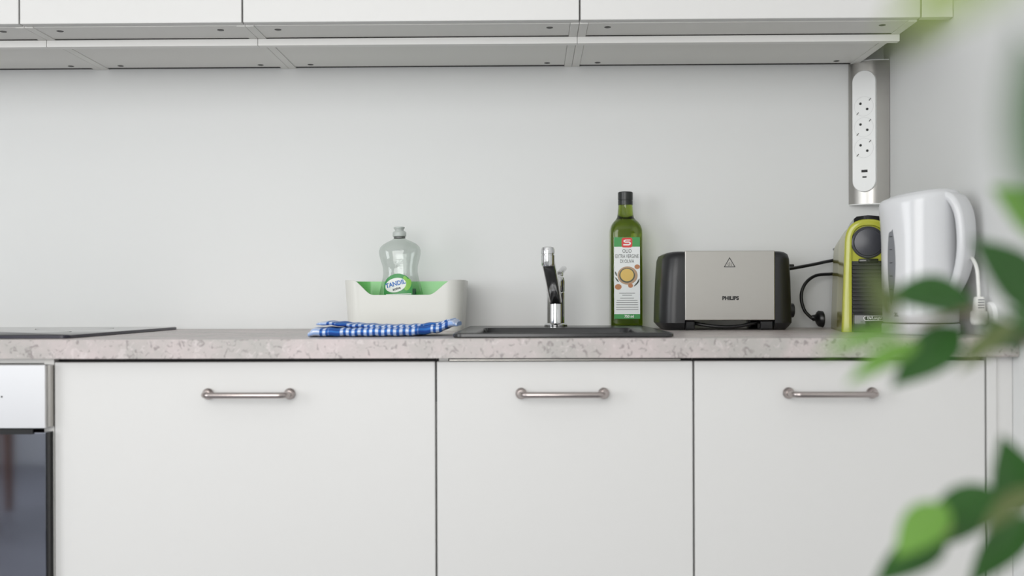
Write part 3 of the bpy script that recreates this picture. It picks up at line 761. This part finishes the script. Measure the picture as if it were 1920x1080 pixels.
# power lead: loops under the toaster, then off behind the coffee machine
tube('power_lead', [(x - .533, y + .115, z - .9002) for x, y, z in smooth_path([(.4640, -.155, .9150), (.475, -.170, .9118), (.500, -.176, .9078), (.5278, -.178, .9060), (.5560, -.176, .9080), (.585, -.172, .9140), (.603, -.155, .9175)], 6)], .0033, M['cable'], ts)
tube('power_lead', [(x - .533, y + .115, z - .9002) for x, y, z in smooth_path([(.640, -.095, 1.0165), (.6695, -.085, 1.0209), (.6959, -.070, 1.0250), (.7363, -.045, 1.0321), (.7710, -.024, 1.0388), (.8120, -.016, 1.0430), (.840, -.016, 1.020), (.845, -.018, .960), (.843, -.02, .9045)], 6)], .0034, M['cable'], ts)

# ------------------------------------------------------------------ capsule coffee machine
cm = thing('coffee_machine', 'lime green and black capsule coffee machine standing behind the kettle', 'coffee machine', (.7530, -.3380, ZT + .0002), math.radians(-10.7))
CW, CH = .0420, .2030
def arch(w_, zb, zt, rh, n=18, taper=True):
    pts = [(-w_, zb), (w_, zb)]
    tp_ = lambda x, z: x * (1.09 - .17 * min(1, z / .2))      # narrower towards the top
    for k in range(n + 1):
        a = PI * k / n; c, s = math.cos(a), math.sin(a); e = .78
        pts.append((w_ * math.copysign(abs(c) ** e, c), zt - rh + rh * abs(s) ** e))
    return [(tp_(x, z) if taper else x * .97, z) for x, z in pts]
def ring3(o, y): return [(x, y, z) for x, z in o]
outs = [(arch(CW - .0035, .0, CH - .0030, .040), 0.0), (arch(CW - .0012, .0, CH - .0010, .042), .0012), (arch(CW, .0, CH, .043), .005), (arch(CW, .0, CH, .043), .016)]
bm = bmesh.new()
inn = arch(CW - .0130, .0005, CH - .0115, .033, taper=False)
add_loft(bm, [ring3(inn, .0085), ring3(inn, .003), ring3(arch(CW - .0122, .0003, CH - .0108, .0335, taper=False), .0006), ring3(outs[0][0], outs[0][1]), ring3(outs[1][0], outs[1][1]), ring3(outs[2][0], outs[2][1]), ring3(outs[3][0], outs[3][1])], False, False)
fr = from_bm('front_frame', bm, M['lime'], cm, 50); fr['label'] = 'bright lime green arch frame'
bm = bmesh.new()
add_loft(bm, [ring3(arch(CW - .0006, 0, CH - .0006, .043), .0161), ring3(arch(CW - .0006, 0, CH - .004, .043), .10), ring3(arch(CW - .001, 0, CH - .020, .036), .235), ring3(arch(CW - .003, 0, CH - .024, .034), .240)])
from_bm('side_shell', bm, M['lime_side'], cm, 50)
bm = bmesh.new()
add_loft(bm, [[(x, y, z) for x, z in rrect(.070, .158, .008, 5, 0, .0800)] for y in (.2405, .284)])
from_bm('water_tank', bm, M['clear'], cm, 40)
box('tank_lid', -.036, .036, .2405, .286, .1592, .1640, M['black'], cm, .0015)
# black top lever following the roof
bm = bmesh.new(); rings = []
for k in range(13):
    t = k / 12; y = .004 + .165 * t; z = CH + .0006 - (.004 * t + .010 * max(0, t - .45)); hw = .0245 - .004 * t
    hgt = .0058 * (1 - .5 * t)
    rings.append([(x, y, z - .006 + q) for x, q in ((-hw, -.004), (hw, -.004), (hw, .006), (hw * .8, .006 + hgt * .7), (0, .0065 + hgt), (-hw * .8, .006 + hgt * .7), (-hw, .006))])
add_loft(bm, rings); from_bm('top_lever', bm, M['gloss_black'], cm, 45)
bm = bmesh.new(); add_loft(bm, [ring3(arch(CW - .0132, .001, CH - .0117, .033, taper=False), y) for y in (.0080, .028)]); from_bm('front_recess', bm, M['black'], cm, 40)
bm = bmesh.new(); add_loft(bm, [ring3([(x, max(z, .1275)) for x, z in arch(CW - .0134, .1275, CH - .0119, .033, taper=False)], y) for y in (.0040, .0078)]); from_bm('upper_face', bm, M['lime'], cm, 40)
hd = lathe('brew_head', [(.0292, .022), (.0292, .004), (.0284, .0012), (.0268, .0004), (.0262, .0022), (.0250, .0022), (.0240, -.0010), (.012, -.0030), (.001, -.0034)], M['head_grey'], cm, 48, (.0, 0, .1610), 'y'); hd['label'] = 'round charcoal brew head'
bm = bmesh.new(); add_box(bm, -.017, .017, -.002, .022, .1235, .1318, .002); from_bm('coffee_spout', bm, M['gloss_black'], cm)
for k in range(13):
    z = .0355 + k * .0070
    box('grille_slat', -.0276, .0276, .0025, .0079, z, z + .0050, M['slat'], cm, .0008)
dt = bmesh.new(); add_box(dt, -.0276, .0276, -.010, .0078, .0, .0330, .003); dtr = from_bm('drip_tray', dt, M['gloss_black'], cm)
DFN = lambda x, z, d: (x, -.010 - d, z)
lo_, li_ = rrect(.037, .0088, .0043, 6, .0085, .0250), rrect(.0352, .0070, .0034, 6, .0085, .0250)
strip_ring('brand_print', lo_, li_, M['ink_white'], dtr, DFN, .0003)
text('brand_print', "De'Longhi", .0068, .0085, .0251, M['ink_white'], dtr, DFN, .0003, .0002, .86)
# its black lead and plug lying by the wall (given in room coordinates)
inv = (Matrix.Translation(cm.location) @ Matrix.Rotation(math.radians(-10.7), 4, 'Z')).inverted()
def cml(p): return tuple(inv @ Vector(p))
tube('power_lead', [cml(p) for p in smooth_path([(.8120, -.020, .960), (.8100, -.018, 1.0000), (.7900, -.020, 1.0110), (.7709, -.026, 1.0116), (.7376, -.040, 1.0080), (.7140, -.050, .9914), (.7045, -.055, .9662), (.7095, -.057, .9390), (.7210, -.058, .9245), (.731, -.058, .917)], 6)], .0034, M['cable'], cm)
bm = bmesh.new()
rings = []
for t, r_ in ((0, .0040), (.10, .0050), (.35, .0075), (.45, .0125), (.6, .0165), (.95, .0170), (1, .0155)):
    c = Vector((.7245, -.058, .9225)).lerp(Vector((.7485, -.058, .9180)), t)
    rings.append([cml((c.x, c.y + r_ * math.cos(2 * PI * k / 18), c.z + r_ * math.sin(2 * PI * k / 18))) for k in range(18)])
add_loft(bm, rings); pg = from_bm('plug', bm, M['black'], cm, 50)

# ------------------------------------------------------------------ kettle
KX, KY = .8080, -.4400
kt = thing('electric_kettle', 'white glossy plastic electric kettle with grey water gauge on its power base', 'kettle', (KX, KY, ZT + .0002))
pb = lathe('power_base', [(.0610, 0), (.0625, .0015), (.0630, .004), (.0628, .0165), (.0610, .0180), (.001, .0180)], M['kettle'], kt, 64)
for a in (-2.2, -1.4, -.7):
    lathe('base_foot', [(.004, -.0002), (.004, .0012)], M['black'], pb, 10, (.056 * math.cos(a), .056 * math.sin(a), 0))
def kr(z): return .0612 + .0022 * (z - .02) / .2
bm = bmesh.new(); rings = []
kz = [.0195, .0205, .024] + [.024 + (.206 - .024) * k / 14 for k in range(1, 15)] + [.214, .221, .2265, .2305, .2330]
for z in kz:
    r0 = kr(z) * {.0195: .97, .0205: .99}.get(z, 1)
    if z > .2215: r0 *= {.2265: .985, .2305: .955, .2330: .88}.get(z, 1)
    ring = []
    for k in range(72):
        a = 2 * PI * k / 72
        sp_ = max(0, math.cos(a - math.radians(188))) ** 10 * .006 * sstep(.15, .226, z)      # pouring lip
        rr_ = r0 + sp_
        zz = z + (.0080 * math.cos(a + .5) * sstep(.19, .225, z) if z > .19 else 0)  # rim climbs to the handle
        ring.append((rr_ * math.cos(a), rr_ * math.sin(a), zz))
    rings.append(ring)
add_loft(bm, rings, True, False)
kb = from_bm('body', bm, M['kettle'], kt, 40)
bm = bmesh.new()
lid = []
for f, dz in ((.875, .0), (.86, .0012), (.80, .0035), (.6, .0060), (.3, .0075), (.02, .0080)):
    lid.append([(kr(.233) * f * math.cos(2 * PI * k / 48), kr(.233) * f * math.sin(2 * PI * k / 48), .2328 + dz + .0080 * f * math.cos(2 * PI * k / 48 + .5)) for k in range(48)])
add_loft(bm, lid, False, True); from_bm('lid', bm, M['kettle'], kt, 50)
# handle: broad flat loop turned a little towards the room
ha = math.radians(-48)
hv = Vector((math.cos(ha), math.sin(ha), 0)); hs = Vector((-math.sin(ha), math.cos(ha), 0))
hp = smooth_path([(.020, 0, .2300), (.044, 0, .2310), (.064, 0, .2235), (.0760, 0, .2000), (.0800, 0, .165), (.0785, 0, .132), (.0720, 0, .102), (.0620, 0, .078), (.0520, 0, .062)], 5)
rings = []
for i, p in enumerate(hp):
    t_ = (hp[min(i + 1, len(hp) - 1)] - hp[max(i - 1, 0)]).normalized()
    nn = Vector((t_.z, 0, -t_.x))
    tt = i / (len(hp) - 1); hw = .0275 - .0130 * tt * tt; th = .0080 - .001 * tt
    ring = []
    for (a_, b_) in rrect(2 * hw, 2 * th, min(hw, th) * .92, 4):
        q = p + nn * b_
        ring.append(hv * q.x + hs * a_ + Vector((0, 0, q.z)))
    rings.append(ring)
bm = bmesh.new(); add_loft(bm, rings); from_bm('handle', bm, M['kettle'], kt, 60)
# lens shaped water gauge on the side
def kface(x, z, d):
    a0 = math.radians(-90 - 66); r_ = kr(z) + d
    a = a0 + x / r_
    return (r_ * math.cos(a), r_ * math.sin(a), z)
zz = [.048 + .146 * k / 24 for k in range(25)]
gl = [(.0088 * math.sin(PI * k / 24) ** .8, z) for k, z in enumerate(zz)]
def lens(name, scale, m, d):
    bm = bmesh.new(); g = [[bm.verts.new(kface(w_ * scale * s, z, d)) for s in (-1, -.5, 0, .5, 1)] for w_, z in gl]
    for j in range(24):
        for i in range(4): bm.faces.new((g[j][i], g[j][i + 1], g[j + 1][i + 1], g[j + 1][i]))
    bmesh.ops.remove_doubles(bm, verts=bm.verts, dist=1e-6)
    return from_bm(name, bm, m, kt, 60)
gaug = lens('water_gauge', 1.0, M['kettle_grey'], .0008)
text('gauge_mark', '2L', .0085, .010, .0330, M['ink_grey'], kt, kface, .0007, .0002)
for k in range(5):
    patch('gauge_mark', -.003, .003, .075 + k * .022, .0762 + k * .022, M['ink'], gaug, kface, .0013, 4, 1)
# cord rising to the wall plug
tube('power_lead', [(x - KX, y - KY, z - .9002) for x, y, z in smooth_path([(.852, -.392, .908), (.868, -.385, .930), (.874, -.400, .985), (.873, -.440, 1.020), (.8705, -.490, 1.028), (.8700, -.517, 1.012), (.8715, -.521, .985), (.8725, -.521, .960)], 7)], .0030, M['cable_white'], kt)
bm = bmesh.new(); rings = []
for z, a, b in ((.9625, .0062, .0062), (.9610, .0076, .0070), (.9480, .0088, .0080), (.9400, .0094, .0090), (.9390, .0118, .0115), (.9350, .0126, .0130), (.9230, .0126, .0130), (.9180, .0108, .0110), (.9165, .008, .008)):
    rings.append([(.8728 + x - KX, -.521 + y - KY, z - .9002) for x, y in rrect(2 * a, 2 * b, min(a, b) * .8, 5)])
add_loft(bm, rings); kp = from_bm('plug', bm, M['cable_white'], kt, 45)
for k in range(4):
    z = .9445 + k * .0042
    box('strain_rib', .8728 - .0048 - KX, .8728 + .0048 - KX, -.521 - .0092 - KY, -.521 - .0080 - KY, z - .9002, z + .0014 - .9002, M['kettle_grey'], kp)
ws = thing('wall_socket', 'round white wall socket on the side wall holding the kettle plug', 'socket', (XR, -.521, .929))
lathe('cover', [(.0255, -.0003), (.0255, -.0040), (.0235, -.0070), (.0200, -.0074), (.001, -.0074)], M['plate'], ws, 40, (0, 0, 0), 'x')

# ------------------------------------------------------------------ potted fig in front of the side wall
PX, PY = .640, -1.660
pt = thing('potted_fig', 'leafy green potted fig tree reaching in from beside the wall', 'plant', (PX, PY, 0))
pot = lathe('pot', [(.105, 0), (.110, .004), (.140, .25), (.148, .255), (.148, .285), (.138, .287), (.134, .262), (.05, .258)], M['terracotta'], pt, 40, cap1=True)
lathe('soil', [(.1335, .2585), (.133, .266), (.07, .272), (.001, .273)], M['soil'], pt, 30)
def lp(p): return Vector(p) - Vector((PX, PY, 0))
trunk_path = smooth_path([(PX, PY, .262), (PX + .01, PY + .015, .45), (PX - .012, PY + .005, .66), (PX - .02, PY - .02, .88), (PX - .005, PY - .03, 1.10), (PX - .015, PY - .05, 1.32)], 5)
tube('trunk', [lp(p) for p in trunk_path], [.012 - .0075 * k / (len(trunk_path) - 1) for k in range(len(trunk_path))], M['bark'], pt, 12)
BR = [[(.622, -1.680, .86), (.520, -1.640, .922), (.469, -1.642, .932), (.429, -1.651, .935), (.399, -1.651, .952), (.366, -1.667, .946), (.343, -1.690, .945), (.322, -1.751, .945)],
      [(.625, -1.675, .80), (.540, -1.620, .868), (.486, -1.627, .868), (.438, -1.643, .854), (.404, -1.651, .842), (.377, -1.659, .827)],
      [(.622, -1.680, .90), (.530, -1.640, .940), (.478, -1.642, .940), (.439, -1.666, .947), (.425, -1.673, .955)],
      [(.630, -1.688, 1.00), (.500, -1.700, .990), (.440, -1.715, .990), (.406, -1.719, .990)],
      [(.634, -1.690, 1.08), (.500, -1.820, 1.13), (.380, -1.940, 1.10), (.300, -2.030, 1.050), (0.247, -2.054, 1.032)],
      [(.520, -1.800, 1.120), (.420, -1.920, 1.00), (.330, -2.010, .980), (0.259, -2.034, 0.973)],
      [(.635, -1.690, 1.16), (.600, -1.590, 1.26), (.615, -1.520, 1.30)],
      [(.630, -1.700, 1.28), (.670, -1.750, 1.40), (.650, -1.790, 1.46)],
      [(.629, -1.705, 1.30), (.600, -1.690, 1.42), (.640, -1.660, 1.50)],
      [(.640, -1.650, .60), (.710, -1.690, .70), (.750, -1.670, .74)],
      [(.635, -1.670, 1.12), (.710, -1.610, 1.22), (.755, -1.590, 1.26)]]
brs = []
for i, b in enumerate(BR):
    pth = smooth_path(b, 5)
    brs.append(pth)
    tube('branch', [lp(p) for p in pth], [max(.0011, .0032 - .0022 * k / len(pth)) for k in range(len(pth))], M['bark'], pt, 8)
# one leaf blade per width, shared by all leaves of that width: length 1 along +X, face +Z
def leaf_mesh(width, m):
    bm = bmesh.new(); n = 10; rows = []
    for i in range(n + 1):
        t = i / n
        hw = width / 2 * (math.sin(PI * t ** .82)) ** .85 * (1 - .25 * t) * 1.18 if 0 < t < 1 else .0
        hw = max(hw, .012)
        zc = -.10 * t * t
        rows.append([(t, -hw, zc + .16 * hw), (t, -hw * .5, zc + .05 * hw), (t, 0, zc - .02), (t, hw * .5, zc + .05 * hw), (t, hw, zc + .16 * hw)])
    V = [[bm.verts.new(p) for p in r] for r in rows]
    for i in range(n):
        for j in range(4): bm.faces.new((V[i][j], V[i][j + 1], V[i + 1][j + 1], V[i + 1][j]))
    me = bpy.data.meshes.new('leaf'); bm.to_mesh(me); bm.free(); me.materials.append(m)
    for p in me.polygons: p.use_smooth = True
    return me
LM = {}
def put_leaf(base, tip, width, rl, tone, face=None):
    key = (width, tone)
    if key not in LM: LM[key] = leaf_mesh(width, LEAF[tone])
    o = bpy.data.objects.new('leaf', LM[key]); COL.objects.link(o); o.parent = pt
    b, t = Vector(base), Vector(tip); x = t - b; L_ = x.length; x.normalize()
    f = Vector(face) if face else Vector((-.35, -.85, .45))
    y = f.cross(x).normalized(); z = x.cross(y)
    q = Matrix((x, y, z)).transposed().to_quaternion() @ Quaternion((1, 0, 0), rl)
    o.rotation_mode = 'QUATERNION'; o.rotation_quaternion = q; o.scale = (L_, L_, L_); o.location = b - Vector((PX, PY, 0))
    return o
LEAVES = [
    ((0.400, -1.643, 0.960), (0.347, -1.660, 0.963), 0.50, 0.15, 0),
    ((0.308, -1.782, 0.947), (0.293, -1.797, 0.974), 0.34, 0.20, 2),
    ((0.322, -1.751, 0.945), (0.280, -1.767, 0.937), 0.26, 0.30, 1),
    ((0.352, -1.690, 0.937), (0.310, -1.706, 0.919), 0.30, 0.30, 1),
    ((0.393, -1.644, 0.943), (0.350, -1.660, 0.912), 0.42, -0.30, 0),
    ((0.390, -1.720, 0.948), (0.360, -1.720, 0.925), 0.42, 0.50, 2),
    ((0.402, -1.704, 0.933), (0.373, -1.720, 0.951), 0.45, 0.30, 0),
    ((0.435, -1.643, 0.940), (0.394, -1.644, 0.932), 0.42, 0.30, 0),
    ((0.425, -1.673, 0.955), (0.385, -1.689, 0.991), 0.50, 0.10, 0),
    ((0.413, -1.719, 0.938), (0.385, -1.720, 0.955), 0.40, 0.20, 0),
    ((0.407, -1.719, 0.991), (0.375, -1.735, 1.014), 0.48, 0.00, 1),
    ((0.428, -1.643, 0.836), (0.412, -1.658, 0.881), 0.55, 0.25, 0),
    ((0.366, -1.690, 0.851), (0.335, -1.705, 0.828), 0.52, 0.10, 1),
    ((0.400, -1.674, 0.856), (0.354, -1.690, 0.838), 0.44, 0.20, 0),
    ((0.378, -1.659, 0.826), (0.333, -1.675, 0.807), 0.42, 0.30, 0),
    ((0.409, -1.643, 0.838), (0.379, -1.644, 0.819), 0.40, 0.30, 0),
    ((0.434, -1.643, 0.835), (0.390, -1.659, 0.801), 0.36, 0.20, 0),
    ((0.402, -1.719, 0.865), (0.366, -1.735, 0.849), 0.34, 0.50, 2),
    ((0.247, -2.054, 1.032), (0.215, -2.055, 1.010), 0.50, 0.20, 3),
    ((0.259, -2.034, 0.973), (0.252, -2.034, 1.016), 0.42, 0.30, 0),
]
for b in LEAVES: put_leaf(*b)
rnd = random.Random(3)
# leaves on the rest of the tree, out towards the wall
for bi in (0, 1, 2, 3, 4, 6, 7, 8, 9, 10):
    pth = brs[bi]
    for p in pth[2:]:
        if p.x < .56: continue
        for s in (0, 1):
            d = Vector((rnd.uniform(.1, 1), rnd.uniform(-.8, .8), rnd.uniform(-.6, .5))).normalized() * rnd.uniform(.055, .075)
            if p.x + d.x > .885: d.x = -.02
            put_leaf(p, p + d, rnd.choice((.42, .5)), rnd.uniform(-.5, .5), rnd.choice((0, 0, 1)), (0, -.5, .86))

# ------------------------------------------------------------------ chair across the room (seen mirrored in the oven door)
ch = thing('dining_chair', 'dark dining chair with brown wooden legs, mirrored in the oven door', 'chair', (-2.15, -3.55, 0), math.radians(25))
box('seat', -.22, .22, -.22, .22, .43, .475, M['seat'], ch, .015)
for x in (-.19, .19):
    for y in (-.19, .19):
        bm = bmesh.new(); add_loft(bm, [[(x * 1.10 + a, y * 1.10 + b, 0) for a, b in rrect(.028, .028, .008, 3)], [(x + a, y + b, .43) for a, b in rrect(.042, .042, .010, 3)]])
        from_bm('leg', bm, M['wood'], ch)
bm = bmesh.new(); rings = []
for k in range(11):
    a = math.radians(-48 + 96 * k / 10); x, y = .27 * math.sin(a), .21 - .06 * (1 - math.cos(a))
    rings.append([(x, y, .62), (x, y + .025, .62), (x, y + .045, .86), (x, y + .020, .86)])
add_loft(bm, rings); from_bm('backrest', bm, M['seat'], ch)
for x in (-.17, .17): tube('back_post', [(x, .19, .44), (x, .21, .66)], .012, M['wood'], ch)
